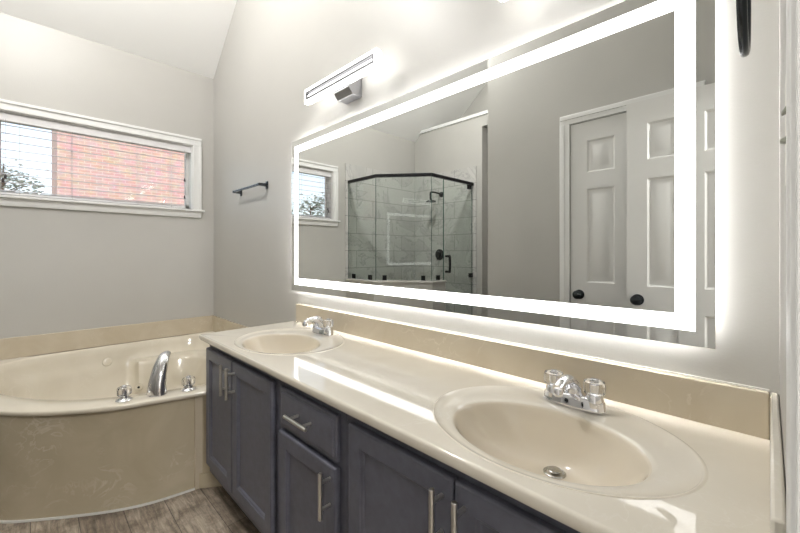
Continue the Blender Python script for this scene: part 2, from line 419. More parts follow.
def six_panels(x0, x1, z0):
    w = x1 - x0; st = .100; mid = .105; pw = (w - 2 * st - mid) / 2
    out = []
    for a in (x0 + st, x0 + st + pw + mid):
        for b, t in ((.24, .86), (.995, 1.595), (1.70, 1.905)): out.append((a, a + pw, z0 + b, z0 + t))
    return out
PR = [(0, 0), (.010, .011), (.019, .012), (.042, .003)]
def knob_on(door, x, y, z, s):
    a = MB().lathe([(.031, 0), (.031, s * .006), (.012, s * .010), (.011, s * .028), (.022, s * .034), (.028, s * .046), (.024, s * .056), (.010, s * .060), (.001, s * .060)], (x, y, z), 1, 24)
    return a.build('door_knob', M['gun'], door)
o = struct('door_1', panel_slab(MB(), -.580, .010, .012, 2.045, -.215, -.180, six_panels(-.580, .010, .012), PR), M['door'], 'white six panel entry door standing open in front of the linen door', 'door')
knob_on(o, -.525, -.180, .93, 1)
o2 = struct('door_2', panel_slab(MB(), LX0 + .003, LX1 - .003, .010, LH - .004, YC - .04, YC - .004, six_panels(LX0 + .003, LX1 - .003, .010), PR), M['door'], 'white six panel linen closet door behind the open entry door', 'door')
knob_on(o2, LX0 + .058, YC - .004, .925, 1)

# baseboards
struct('baseboard_front', B(XC, LX0 - .065, YC, YC + .012, 0, .09), M['trim'], 'white baseboard beside the linen closet', 'baseboard', .003)

# shower tile
def tiled(name, mb, m, lab): return struct(name, mb, m, lab, 'wall', smooth=0)
tiled('wall_tile_left', B(XL, XL + .012, YS, -.35, 0, 2.24), M['tileL'], 'grey veined marble tile on the window side of the shower')
tiled('wall_tile_rear', B(XL + .012, -2.487, YS, YS + .012, 0, 2.24), M['tileB'], 'grey veined marble tile on the rear wall of the shower')
struct('wall_alcove', B(XO - .02, XC, YN, YN + .02, 0, 2.7), M['wall'], 'dim greige wall of the alcove beside the shower', 'wall')
# knee wall under the glass: along the tub, the diagonal and a short return
KN = .90; kw = .10
P1, P2, P3, P4 = Vector((XL + .012, -.404)), Vector((-3.005, -.404)), Vector((-2.545, -.765)), Vector((-2.545, -.955))
def band(pts, h, z0, z1):
    m = MB(); L_, R_ = [], []
    for i, p in enumerate(pts):
        if i == 0: n = Vector((0, 1)) if abs((pts[1] - p).y) < 1e-6 else (pts[1] - p).orthogonal().normalized()
        d1 = (pts[i] - pts[i - 1]).normalized() if i > 0 else (pts[1] - p).normalized()
        d2 = (pts[i + 1] - p).normalized() if i < len(pts) - 1 else d1
        n1 = Vector((-d1.y, d1.x)); n2 = Vector((-d2.y, d2.x)); nn = (n1 + n2).normalized(); k = h / nn.dot(n1)
        L_.append(p + nn * k); R_.append(p - nn * k)
    ring = L_ + R_[::-1]
    m.loft([[(q.x, q.y, z0) for q in ring], [(q.x, q.y, z1) for q in ring]])
    return m
struct('wall_knee', band([P1, P2, P3, P4], kw / 2, 0, KN - .02), M['wall'], 'low greige wall under the shower glass beside the tub', 'wall', smooth=0)
struct('trim_4', band([P1, P2, P3, P4 + Vector((0, -.008))], kw / 2 + .008, KN - .02, KN), M['capstone'], 'marble cap on the low wall under the shower glass', 'trim', .003, smooth=0)

# ------------------------------------------------------------------ window
wn = bpy.data.objects.new('window_1', None); COL.objects.link(wn); wn['kind'] = 'structure'
wn['label'] = 'wide white trimmed window high on the wall above the tub'; wn['category'] = 'window'
cw = .066
def casing_bar(mb, y0, y1, z0, z1, inner):     # stepped casing: backband outside, flat inside
    mb.box(XL, XL + .016, y0, y1, z0, z1)
    if inner == 'top': mb.box(XL + .016, XL + .024, y0, y1, z1 - .02, z1); mb.box(XL + .016, XL + .02, y0 + .03, y1 - .03, z0 + .0, z0 + .018)
    if inner == 'r': mb.box(XL + .016, XL + .024, y1 - .02, y1, z0, z1); mb.box(XL + .016, XL + .02, y0, y0 + .018, z0, z1)
    if inner == 'l': mb.box(XL + .016, XL + .024, y0, y0 + .02, z0, z1); mb.box(XL + .016, XL + .02, y1 - .018, y1, z0, z1)
k = MB(); casing_bar(k, WY0 - cw, WY1 + cw, WZ1, WZ1 + cw, 'top'); k.build('casing', M['trim'], wn, .003)
k = MB(); casing_bar(k, WY1, WY1 + cw, WZ0, WZ1, 'r'); k.build('casing', M['trim'], wn, .003)
k = MB(); casing_bar(k, WY0 - cw, WY0, WZ0, WZ1, 'l'); k.build('casing', M['trim'], wn, .003)
k = B(XL - .09, XL + .038, WY0 - cw - .022, WY1 + cw + .022, WZ0 - .018, WZ0)
k.build('window_sill', M['trim'], wn, .004)
k = MB().prism([(XL, WZ0 - .018), (XL + .022, WZ0 - .018), (XL + .018, WZ0 - .05), (XL + .014, WZ0 - .068), (XL, WZ0 - .068)], 1, WY0 - cw, WY1 + cw)
k.build('sill_apron', M['trim'], wn, .002)
k = MB(); fx0, fx1 = XL - .105, XL - .075
k.box(fx0, fx1, WY0, WY0 + .035, WZ0, WZ1); k.box(fx0, fx1, WY1 - .035, WY1, WZ0, WZ1); k.box(fx0, fx1, WY0, WY1, WZ0, WZ0 + .035); k.box(fx0, fx1, WY0, WY1, WZ1 - .03, WZ1)
k.build('window_frame', M['trim'], wn, .003)
B(XL - .093, XL - .088, WY0 + .03, WY1 - .03, WZ0 + .03, WZ1 - .025).build('window_pane', M['glass'], wn)
k = MB(); k.box(XL - T, XL, WY0 + .0, WY0 + .008, WZ0, WZ1); k.box(XL - T, XL, WY1 - .008, WY1, WZ0, WZ1); k.box(XL - T, XL, WY0 + .008, WY1 - .008, WZ1 - .008, WZ1)
k.build('jamb_lining', M['trim'], wn)

# blind
bl = thing('window_blind', 'white horizontal blind with open slats hanging in the tub window', 'blind', (XL - .035, (WY0 + WY1) / 2, WZ1 - .01))
by0, by1 = WY0 + .012, WY1 - .055
B(XL - .062, XL - .008, WY0 + .010, WY1 - .010, WZ1 - .062, WZ1 - .009).build('headrail', M['blind'], bl, .003)
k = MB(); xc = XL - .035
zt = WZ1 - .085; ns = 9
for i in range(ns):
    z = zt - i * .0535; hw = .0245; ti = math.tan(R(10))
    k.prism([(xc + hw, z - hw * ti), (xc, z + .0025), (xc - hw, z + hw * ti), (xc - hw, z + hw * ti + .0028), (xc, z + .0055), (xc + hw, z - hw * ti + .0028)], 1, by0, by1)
k.build('slats', M['slat_shaded'], bl)
B(xc - .024, xc + .024, by0, by1, WZ0 + .006, WZ0 + .022).build('bottom_rail', M['blind'], bl, .003)
for y in (by0 + .11, by0 + .37, by1 - .33, by1 - .10):
    k = MB()
    for dx in (-.026, .026): k.tube([(xc + dx, y, WZ0 + .01), (xc + dx, y, WZ1 - .05)], .0011, 6)
    k.build('ladder_cord', M['cord'], bl)
for y, z0 in ((by0 + .045, 1.70), (by0 + .035, 1.675)):
    MB().tube([(xc + .032, y, z0), (xc + .032, y, WZ1 - .05)], .001, 6).build('pull_cord', M['cord'], bl)
    MB().lathe([(.002, .028), (.005, .02), (.008, 0), (.006, -.002)], (xc + .032, y, z0 - .025), 2, 10).build('cord_tassel', M['tassel'], bl)
for z0 in (1.655, 1.80):
    MB().tube([(xc + .030, by1 - .004, z0 + .02), (xc + .030, by1 - .004, WZ1 - .05)], .0009, 6).build('pull_cord', M['cord'], bl)
    MB().lathe([(.002, .028), (.005, .02), (.0075, 0), (.005, -.002)], (xc + .030, by1 - .004, z0), 2, 10).build('cord_tassel', M['tassel'], bl)

# ------------------------------------------------------------------ outdoors
struct('ground', B(-60, XL - T, -40, 40, -.6, -.5), M['grass'], 'lawn outside the window', 'ground')
hs = thing('brick_house', 'pink brick house close outside the right part of the window', 'house', (-11.5, 4.2, -.5))
hx, hy = -11.0, .41
k = MB(); k.box(hx - 3, hx, hy, 12, -.5, 6.4); k.build('brick_wall', M['brick'], hs, smooth=0)
B(hx - 3.4, hx + .35, hy - .35, 12.3, 6.4, 6.6).build('roof_eave', M['roof'], hs)
def tree(name, label, loc, h, r, n, seed):
    rnd = random.Random(seed)
    t = thing(name, label, 'tree', loc)
    L = Vector(loc); k = MB()
    k.tube([L, L + Vector((.05, .05, h * .5)), L + Vector((0, .1, h * .95))], [.12, .08, .02], 8)
    tips = []
    for i in range(22):
        z = h * rnd.uniform(.35, .9); a = rnd.uniform(0, 6.28); q = r * rnd.uniform(.5, 1) * (1.15 - z / h * .6)
        s = L + Vector((.03, .06, z)); e = s + Vector((math.cos(a) * q, math.sin(a) * q, q * .55))
        k.tube([s, (s + e) / 2 + Vector((0, 0, .08)), e], [.03, .018, .006], 5); tips += [s.lerp(e, f) for f in (.45, .7, .9, 1)]
    k.build('trunk', M['bark'], t)
    k = MB()
    for i in range(n):
        p = rnd.choice(tips) + Vector((rnd.gauss(0, .22), rnd.gauss(0, .22), rnd.gauss(0, .2))); s = rnd.uniform(.05, .11)
        m3 = Matrix.Rotation(rnd.uniform(0, 6.28), 3, 'Z') @ Matrix.Rotation(rnd.uniform(0, 3.1), 3, 'X')
        k.add([p + m3 @ Vector(v) * s for v in ((-1, 0, 0), (0, -.45, .1), (1, 0, 0), (0, .45, .1))], [(0, 1, 2, 3)])
    k.build('foliage', M['leaf'], t, smooth=0)
tree('garden_tree', 'small leafy tree beside the brick house in the left of the window', (-18.5, -.75, -.5), 5.0, 1.35, 1100, 3)
tree('garden_tree', 'dense leafy tree seen through the window in the mirror', (-15.5, -7.3, -.5), 4.3, 1.5, 1600, 5)

# ------------------------------------------------------------------ bathtub
TZ = .507
rim_o = catmull([(-1.979, .635), (-1.992, .573), (-2.036, .393), (-2.080, .25), (-2.205, .06), (-2.355, -.090), (-2.56, -.21), (-2.8, -.29), (-3.1, -.330), (XL + .002, -.338)], False, 8)
rim_o = rim_o + [Vector((XL + .002, YB - .002)), Vector((-1.979, YB - .002))]
inner = catmull([(-2.075, .78), (-2.092, .62), (-2.150, .42), (-2.210, .27), (-2.31, .125), (-2.46, .00), (-2.64, -.10), (-2.86, -.18), (-3.1, -.215), (-3.27, -.20), (-3.38, -.10), (-3.44, .05),
                 (-3.455, .5), (-3.445, .88), (-3.39, 1.04), (-3.24, 1.10), (-2.8, 1.105), (-2.4, 1.09), (-2.18, 1.03), (-2.09, .92)], True, 6)
tc_ = Vector((-2.78, .48)); NA = 192
angs = [2 * math.pi * i / NA for i in range(NA)]
for q in (rim_o[0], rim_o[-1], rim_o[-2], rim_o[-3]):
    a = math.atan2(q.y - tc_.y, q.x - tc_.x) % (2 * math.pi)
    i = min(range(NA), key=lambda j: abs((angs[j] - a + math.pi) % (2 * math.pi) - math.pi)); angs[i] = a
angs.sort()
ro = [polar_hit(rim_o, tc_, a) for a in angs]; ri = [polar_hit(inner, tc_, a) for a in angs]
def tub_ring(fr, z, base=None, shrink=0):
    base = base or ri
    out = []
    for a, r in zip(angs, base):
        q = r * fr - shrink
        out.append((tc_.x + math.cos(a) * q, tc_.y + math.sin(a) * q, z if not callable(z) else z(a)))
    return out
corner = math.atan2(YB - .2 - tc_.y, XL + .45 - tc_.x)
def seat(a):
    d = abs((a - corner + math.pi) % (2 * math.pi) - math.pi); x = max(0, min(1, (.98 - d) / .10)); return x * x * (3 - 2 * x)
def prof(fr0, fr1, z0, z1):
    return [(tc_.x + math.cos(a) * r * (fr0 + (fr1 - fr0) * seat(a)), tc_.y + math.sin(a) * r * (fr0 + (fr1 - fr0) * seat(a)), z0 + (z1 - z0) * seat(a)) for a, r in zip(angs, ri)]
tub = thing('bathtub', 'cream cultured marble corner bathtub with a rounded front under the window', 'bathtub', (-2.75, .43, 0))
k = MB()
k.loft([tub_ring(1, TZ - .022, ro, .006), tub_ring(1, TZ - .016, ro), tub_ring(1, TZ - .005, ro), tub_ring(1, TZ, ro, .005), tub_ring(1.0, TZ), tub_ring(.992, TZ - .003), tub_ring(.984, TZ - .012),
        prof(.975, .975, TZ - .05, TZ - .05), prof(.965, .955, TZ - .09, TZ - .10), prof(.955, .94, TZ - .12, TZ - .118), prof(.945, .80, TZ - .14, TZ - .122), prof(.93, .775, TZ - .18, TZ - .13), prof(.92, .76, TZ - .22, TZ - .15),
        prof(.87, .73, .17, .17), prof(.82, .70, .11, .11), prof(.72, .62, .085, .085), tub_ring(.3, .08), tub_ring(.02, .08)], False, True)
k.build('tub_shell', M['tub'], tub, smooth=50)
ap = catmull([(-2.050, .60), (-2.056, .55), (-2.084, .40), (-2.152, .25), (-2.277, .065), (-2.41, -.095), (-2.6, -.21), (-2.82, -.28), (-3.1, -.312), (XL + .02, -.320)], False, 8)
def wallstrip(pts, th, z0, z1):
    m = MB(); rings = []
    for i, p in enumerate(pts):
        d = (pts[min(i + 1, len(pts) - 1)] - pts[max(0, i - 1)]).normalized(); n = Vector((d.y, -d.x))  # towards the tub inside
        if n.dot(tc_ - p) < 0: n = -n
        q = p + n * th
        rings.append([(p.x, p.y, z0), (p.x, p.y, z1), (q.x, q.y, z1), (q.x, q.y, z0)])
    return m.loft(rings)
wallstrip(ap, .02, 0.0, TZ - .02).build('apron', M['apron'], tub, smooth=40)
def outset(pts, d):
    out = []
    for i, p in enumerate(pts):
        t = (pts[min(i + 1, len(pts) - 1)] - pts[max(0, i - 1)]).normalized(); n = Vector((t.y, -t.x))
        if n.dot(tc_ - p) > 0: n = -n
        out.append(p + n * d)
    return out
wallstrip(outset(ap, .007), .0065, 0, .009).build('caulk_bead', M['caulk'], tub)
k = B(-2.058, -2.040, .585, .625, 0, TZ - .021); k.build('corner_strip', M['splash'], tub, .003)
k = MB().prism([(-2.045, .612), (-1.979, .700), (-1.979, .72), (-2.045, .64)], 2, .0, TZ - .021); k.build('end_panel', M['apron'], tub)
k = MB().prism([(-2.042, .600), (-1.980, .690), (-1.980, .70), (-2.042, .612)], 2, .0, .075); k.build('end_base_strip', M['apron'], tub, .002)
# marble splash round the tub
B(XL + .0005, XL + .016, -.336, YB - .0005, TZ + .001, .643).build('back_splash', M['splash'], tub, .003)
B(XL + .016, -1.979, YB - .016, YB - .0005, TZ + .001, .643).build('side_splash', M['splash'], tub, .003)
def jet(p, nrm, r, hole):
    n = Vector(nrm).normalized(); q = n.to_track_quat('Z', 'Y').to_matrix()
    k = MB(); pr_ = [(r * .9, -.012), (r, .002), (r * .92, .007), (r * .6, .010), (.001, .010)]
    rings = [[Vector(p) + q @ Vector((a * math.cos(t), a * math.sin(t), h)) for t in [2 * math.pi * i / 20 for i in range(20)]] for a, h in pr_]
    k.loft(rings); o = k.build('jet', M['tub'], tub)
    if hole:
        k = MB(); rings = [[Vector(p) + q @ Vector((a * math.cos(t), a * math.sin(t), h)) for t in [2 * math.pi * i / 14 for i in range(14)]] for a, h in ((r * .33, .008), (r * .3, .0115), (.001, .0115))]
        k.loft(rings).build('jet_nozzle', M['hole'], o)
jet((-3.426, .396, .397), (.976, .01, .22), .030, False)
jet((-3.282, .565, .207), (.90, -.42, .11), .027, True)

# tub filler: spout and two knobs
sx, sy = -2.095, .432
sp = thing('tub_spout', 'tall curved chrome tub spout on the front rim between two clear knobs', 'tub spout', (sx, sy, TZ))
MB().lathe([(.036, 0), (.037, .004), (.033, .009), (.001, .009)], (sx, sy, TZ + .0005), 2, 28).build('base_flange', M['chrome'], sp)
path = catmull([(0, 0, .007), (.002, .000, .045), (-.004, .009, .095), (-.022, .024, .140), (-.048, .042, .169), (-.078, .062, .174)], False, 6)
rad = []
for i in range(len(path)):
    t = i / (len(path) - 1); rad.append(.0295 * (1 - t) ** .8 + .0175 if t < .97 else .015)
MB().tube([(sx + p.x, sy + p.y, TZ + p.z) for p in path], rad, 20, .75, (-.7, .7, 0)).build('spout', M['chrome'], sp, smooth=60)
e = path[-1]
MB().lathe([(.009, 0), (.010, -.012), (.001, -.012)], (sx + e.x + .004, sy + e.y - .004, TZ + e.z - .008), 2, 14).build('outlet', M['satin'], sp)
def bath_tap(x, y, label):
    t = thing('bath_tap', label, 'bath tap', (x, y, TZ), 'clear tub filler taps')
    MB().lathe([(.033, 0), (.034, .004), (.029, .009), (.021, .014), (.020, .024), (.001, .024)], (x, y, TZ + .0005), 2, 28).build('chrome_skirt', M['chrome'], t)
    MB().lathe([(.014, .025), (.024, .026), (.0285, .031), (.0285, .054), (.025, .062), (.012, .067), (.001, .067)], (x, y, TZ), 2, 40, 10, .035).build('acrylic_grip', M['acrylic'], t, smooth=50)
    MB().lathe([(.007, .026), (.009, .056), (.001, .056)], (x, y, TZ), 2, 14).build('stem', M['chrome'], t)
    MB().lathe([(.008, .0675), (.009, .070), (.006, .072), (.001, .072)], (x, y, TZ), 2, 18).build('cap', M['chrome'], t)
    return t
tk = bath_tap(-2.122, .308, 'clear knob with chrome base on the tub rim, nearer the window end of the spout')
dup(tk, (-2.058, .560, TZ), 'clear knob with chrome base on the tub rim beside the grey vanity')

# ------------------------------------------------------------------ vanity cabinets
YF, YD = .632, .612        # face frame, door face
KB, KT = .105, .757        # toe kick, underside of the top
def cabinet(name, label, x0, x1, mids=(), rails=()):
    t = thing(name, label, 'cabinet', ((x0 + x1) / 2, .88, 0), 'slate grey vanity cabinets')
    k = MB(); yb_ = YB - .002
    k.box(x0, x0 + .016, YF + .019, yb_, KB, KT); k.box(x1 - .016, x1, YF + .019, yb_, KB, KT); k.box(x0 + .016, x1 - .016, YF + .019, yb_ - .008, KB, KB + .016); k.box(x0 + .016, x1 - .016, yb_ - .008, yb_, KB, KT)
    k.box(x0, x1, YF, YF + .019, KB, KB + .05); k.box(x0, x1, YF, YF + .019, KT - .04, KT); k.box(x0, x0 + .045, YF, YF + .019, KB + .05, KT - .04); k.box(x1 - .045, x1, YF, YF + .019, KB + .05, KT - .04)
    for q in mids: k.box(q - .03, q + .03, YF, YF + .019, KB + .05, KT - .04)
    for q in rails: k.box(x0 + .045, x1 - .045, YF, YF + .019, q - .03, q + .03)
    k.build('carcass', M['cab'], t, .001)
    B(x0 + .002, x1 - .002, .690, YB - .002, 0, KB).build('toe_kick', M['toe'], t)
    return t
def pull(door, p, vertical, ln=.132):
    x, y, z = p; k = MB(); d = .0062
    if vertical:
        k.lathe([(.001, 0), (d - .001, 0), (d, .001), (d, ln - .001), (d - .001, ln), (.001, ln)], (x, y - .034, z - ln / 2), 2, 16)
        off = [(0, 0, s * .038) for s in (-1, 1)]
    else:
        k.lathe([(.001, 0), (d - .001, 0), (d, .001), (d, ln - .001), (d - .001, ln), (.001, ln)], (x - ln / 2, y - .034, z), 0, 16)
        off = [(s * .038, 0, 0) for s in (-1, 1)]
    for q in off: k.tube([(x + q[0], y, z + q[2]), (x + q[0], y - .034, z + q[2])], .005, 12)
    return k.build('bar_pull', M['nickel'], door)
DR = [(0, .018), (0, .006), (.002, .002), (.006, 0), (.050, 0), (.053, .003), (.058, .0045), (.062, .009), (.066, .009)]
def door(par, x0, x1, z0, z1, hx=None, hz=None, name='door', rings=DR):
    k = MB(); th = .018
    rr = [[(x0 + a, YD + d, z0 + a), (x1 - a, YD + d, z0 + a), (x1 - a, YD + d, z1 - a), (x0 + a, YD + d, z1 - a)] for a, d in rings]
    k.loft(rr, True, True)
    o = k.build(name, M['cab'], par, smooth=0)
    if hx is not None: pull(o, (hx, YD, hz), True)
    return o
DT, DB = .726, .152
HZ = .644
c1 = cabinet('vanity_cabinet', 'slate grey sink cabinet with two doors beside the tub', -1.975, -1.2385, (-1.637,))
door(c1, -1.968, -1.640, DB, DT, -1.668, HZ); door(c1, -1.634, -1.268, DB, DT, -1.604, HZ)
c2 = cabinet('vanity_cabinet', 'slate grey cabinet with one drawer above a single narrow door', -1.2365, -.844, (), (.584,))
dr = door(c2, -1.209, -.873, .593, DT, name='drawer', rings=[(0, .018), (0, .008), (.003, .004), (.012, .004), (.014, .001), (.020, 0)])
pull(dr, (-1.04, YD, .665), False)
door(c2, -1.211, -.873, DB, .575, -.897, .503)
c3 = cabinet('vanity_cabinet', 'slate grey sink cabinet with two doors under the nearer sink', -.842, .0145, (-.4585, -.075))
door(c3, -.813, -.461, DB, DT, -.487, HZ); door(c3, -.456, -.104, DB, DT, -.430, HZ)

# ------------------------------------------------------------------ countertop with two integral basins
ZT, CY0, CX0, CX1 = .786, .597, -2.020, .0145
ct = thing('countertop', 'long glossy cream cultured marble vanity top with two molded oval basins', 'countertop', ((CX0 + CX1) / 2, .87, KT))
CB = YB - .019
e_ = .007     # rounded edge
top = MB()
sinks = [(-1.585, .815), (-.368, .815)]
SA, SB = .212, .156
DRY = .095
regs = [(CX0 + e_, -1.235), (-.735, CX1)]
def sink_rings(cx, cy, x0, x1):
    y0, y1 = CY0 + e_, CB
    rc = Vector((cx - .002, cy + .045)); RA, RB = .292, .232
    n = 128; an = [2 * math.pi * i / n for i in range(n)]
    def ell(c, a, b, z): return [(c[0] + a * math.cos(t), c[1] + b * math.sin(t), z) for t in an]
    def clampy(ring): return [(p[0], min(max(p[1], y0 + .012), y1 - .01), p[2]) for p in ring]
    outer = []
    for t in an:
        d = Vector((math.cos(t) * RA, math.sin(t) * RB)); s = []
        if d.x > 1e-9: s.append((x1 - rc.x) / d.x)
        if d.x < -1e-9: s.append((x0 - rc.x) / d.x)
        if d.y > 1e-9: s.append((y1 - rc.y) / d.y)
        if d.y < -1e-9: s.append((y0 - rc.y) / d.y)
        q = rc + d * min(s); outer.append([q.x, q.y, ZT])
    for X in (x0, x1):
        for Y in (y0, y1):
            i = min(range(n), key=lambda i: (outer[i][0] - X) ** 2 + (outer[i][1] - Y) ** 2); outer[i][:2] = [X, Y]
    def mid(f, z):
        # between basin lip (f=0) and the outer ring (f=1)
        return clampy(ell((cx + (rc.x - cx) * f, cy + (rc.y - cy) * f), SA + (RA - SA) * f, SB + (RB - SB) * f, z))
    flat = [outer, mid(1.0, ZT), mid(.985, ZT + .0)]
    bas = [mid(1.0, ZT), mid(.98, ZT + .0008), mid(.955, ZT + .0018), mid(.93, ZT + .0018), mid(.90, ZT + .0004), mid(.87, ZT - .0012), mid(.45, ZT - .0030), mid(.12, ZT - .0038), mid(0, ZT - .006)]
    for r, dz in ((.975, .012), (.95, .022), (.92, .033), (.87, .049), (.80, .067), (.70, .090), (.58, .106), (.45, .117), (.30, .123), (.18, .126), (.105, .128)):
        bas.append([(cx + SA * r * math.cos(t), cy + SB * r * math.sin(t) + DRY * (1 - r) ** 1.3, ZT - dz) for t in an])
    return flat[:2], bas
labels = ['molded oval basin at the tub end', 'molded oval basin nearest the camera']
for (cx, cy), (x0, x1), lab in zip(sinks, regs, labels):
    fl, ba = sink_rings(cx, cy, x0, x1)
    top.loft(fl, False, False)
    bk = MB().loft(ba, False, True)
    bo = bk.build('sink_basin', M['basin'], ct, smooth=60); bo['label'] = lab
    bo.data.materials.append(M['counter'])
    for q in bo.data.polygons:
        w_ = q.center + ct.location
        if ((w_.x - cx) / SA) ** 2 + ((w_.y - cy) / SB) ** 2 > 1.0 and w_.z > ZT - .02: q.material_index = 1
    dx, dy, dz = cx, cy + DRY * .895 ** 1.3, ZT - .128
    d_ = MB().lathe([(.025, -.004), (.026, .001), (.023, .003), (.020, .001), (.018, -.003), (.001, -.003)], (dx, dy, dz + .0015), 2, 28)
    do = d_.build('drain_flange', M['drain'], bo)
    MB().lathe([(.005, -.003), (.005, .004), (.015, .006), (.016, .008), (.014, .010), (.001, .0115)], (dx, dy, dz), 2, 24).build('drain_stopper', M['drain'], do)
top.add([(-1.235, CY0 + e_, ZT), (-.735, CY0 + e_, ZT), (-.735, CB, ZT), (-1.235, CB, ZT)], [(0, 1, 2, 3)])
# rounded front and left edge, underside
pf = [(e_, 0)] + [(e_ - e_ * math.sin(R(a)), -e_ + e_ * math.cos(R(a))) for a in (22, 45, 67, 90)] + [(0, -.020), (.006, -.0285), (.012, -.029)]
rows = []
for d, z in pf:
    rows.append([(CX1, CY0 + d, ZT + z), (CX0 + d, CY0 + d, ZT + z), (CX0 + d, CB, ZT + z)])
top.loft(rows, False, False, closed=False)
xa, ya, zb = CX0 + .012, CY0 + .012, ZT - .0285
top.add([(xa, ya, zb), (CX1, ya, zb), (CX1, .636, zb), (xa, .636, zb)], [(0, 1, 2, 3)])
to = top.build('top_slab', M['counter'], ct, smooth=40)
B(CX0 + .0, CX1 - .0145, CB, YB - .0005, ZT - .028, ZT + .101).build('back_splash', M['splash'], ct, .003)
B(CX1 - .014, CX1, CY0 + .004, YB - .0005, ZT + .0005, ZT + .101).build('end_splash', M['counter'], ct, .004)
B(CX0 + .0, CX1 - .0145, YB - .004, YB - .0003, ZT + .1012, ZT + .105).build('caulk_bead', M['caulk'], ct)

# ------------------------------------------------------------------ faucets
def faucet(x, y, label):
    z = ZT - .0012
    t = thing('basin_faucet', label, 'faucet', (x, y, z), 'chrome basin faucets')
    def stad(hw, hd, zz, n=40):
        out = []
        for i in range(n):
            a = 2 * math.pi * i / n; c, s = math.cos(a), math.sin(a)
            out.append((x + hw * math.copysign(abs(c) ** .75, c), y + hd * math.copysign(abs(s) ** .75, s), z + zz))
        return out
    MB().loft([stad(.080, .027, .0), stad(.081, .028, .003), stad(.079, .027, .006), stad(.077, .025, .022), stad(.072, .022, .030), stad(.050, .018, .033)], True, True).build('base', M['chrome'], t, smooth=60)
    sp = catmull([(0, .004, .012), (0, .002, .040), (0, -.014, .063), (0, -.045, .078), (0, -.078, .078), (0, -.104, .069)], False, 5)
    rr = [.027 - .0145 * min(1, (i / (len(sp) - 1)) * 1.3) for i in range(len(sp))]
    MB().tube([(x + p.x, y + p.y, z + p.z) for p in sp], rr, 18, .85, (0, 1, 0)).build('spout', M['chrome'], t, smooth=60)
    MB().lathe([(.0095, .004), (.0115, 0), (.0115, -.012), (.009, -.014), (.001, -.014)], (x, y - .100, z + .064), 2, 18).build('aerator', M['chrome'], t)
    MB().tube([(x, y + .020, z + .025), (x, y + .020, z + .066)], .0022, 8).build('lift_rod', M['chrome'], t)
    for s in (-1, 1):
        hx = x + s * .052
        h = MB().lathe([(.0235, .012), (.0225, .026), (.020, .036), (.0175, .041), (.001, .041)], (hx, y, z), 2, 28).build('handle', M['chrome'], t)
        MB().lathe([(.015, .042), (.022, .043), (.0255, .048), (.0265, .066), (.0245, .075), (.014, .079), (.001, .079)], (hx, y, z), 2, 40, 10, .03).build('acrylic_grip', M['acrylic'], h, smooth=50)
        MB().lathe([(.007, .042), (.010, .058), (.010, .068), (.001, .068)], (hx, y, z), 2, 14).build('stem', M['chrome'], h)
        MB().lathe([(.008, .0795), (.0085, .082), (.001, .0835)], (hx, y, z), 2, 16).build('cap', M['chrome'], h)
    return t
f1 = faucet(-1.600, 1.045, 'chrome faucet with two clear knobs at the basin beside the tub')
dup(f1, (-.372, 1.030, ZT - .0012), 'chrome faucet with two clear knobs at the basin nearest the camera')

# ------------------------------------------------------------------ lit mirror
MX0, MX1, MZ0, MZ1 = -2.050, -.0885, .968, 1.864
MF = 1.120
mr = thing('lit_mirror', 'large frameless wall mirror with a glowing white border over the vanity', 'mirror', ((MX0 + MX1) / 2, YB, (MZ0 + MZ1) / 2))
B(MX0, MX1, MF, MF + .005, MZ0, MZ1).build('mirror_glass', M['mirror'], mr, .0008)
def rect_ring(x0, x1, z0, z1, w, yf, yb):
    m = MB()
    m.box(x0, x1, yf, yb, z1 - w, z1); m.box(x0, x1, yf, yb, z0, z0 + w); m.box(x0, x0 + w, yf, yb, z0 + w, z1 - w); m.box(x1 - w, x1, yf, yb, z0 + w, z1 - w)
    return m
rect_ring(MX0 + .036, MX1 - .036, MZ0 + .036, MZ1 - .036, .040, MF - .0006, MF + .001).build('light_border', M['glow'], mr, smooth=0)
B(MX0 + .06, MX1 - .06, MF + .005, YB, MZ0 + .06, MZ1 - .06).build('backing_box', M['mback'], mr)
rect_ring(MX0 + .034, MX1 - .034, MZ0 + .034, MZ1 - .034, .010, MF + .007, YB - .010).build('back_light_strip', M['backglow'], mr, smooth=0)

# ------------------------------------------------------------------ vanity lights
def vanity_light(x, label):
    t = thing('vanity_light', label, 'wall lamp', (x, YB, 2.03), 'vanity bar lights')
    hw, z0, z1 = .292, 1.992, 2.066; yf, yb = 1.040, 1.062
    rect_ring(x - hw, x + hw, z0, z1, .0155, yf, yb).build('diffuser', M['lamp'], t)
    k = rect_ring(x - hw + .0157, x + hw - .0157, z0 + .0157, z1 - .0157, .011, yf - .002, yb); k.box(x - hw + .016, x + hw - .016, yb - .004, yb - .001, z0 + .016, z1 - .016); k.build('inner_frame', M['dsatin'], t)
    B(x - hw + .030, x + hw - .030, yf + .004, yf + .012, (z0 + z1) / 2 - .0065, (z0 + z1) / 2 + .0045).build('light_bar', M['lamp'], t)
    k = rect_ring(x - hw + .002, x + hw - .002, z0 + .002, z1 - .002, .018, yb + .0, yb + .008); k.box(x - hw + .01, x + hw - .01, yb + .001, yb + .007, (z0 + z1) / 2 - .008, (z0 + z1) / 2 + .008)
    k.build('back_frame', M['satin'], t)
    rect_ring(x - hw + .003, x + hw - .003, z0 + .003, z1 - .003, .016, yb + .0085, yb + .0105).build('added_wash_strip', M['wash'], t)  # hidden glowing strip added to brighten the wall behind the lamp
    MB().prism([(yb + .006, 2.045), (YB - .001, 2.070), (YB - .001, 1.955), (yb + .03, 1.955), (yb + .006, 1.985)], 0, x - .062, x + .062).build('wall_bracket', M['satin'], t, .002)
    return t
v1 = vanity_light(-1.474, 'slim rectangular glowing bar lamp above the mirror toward the tub end')
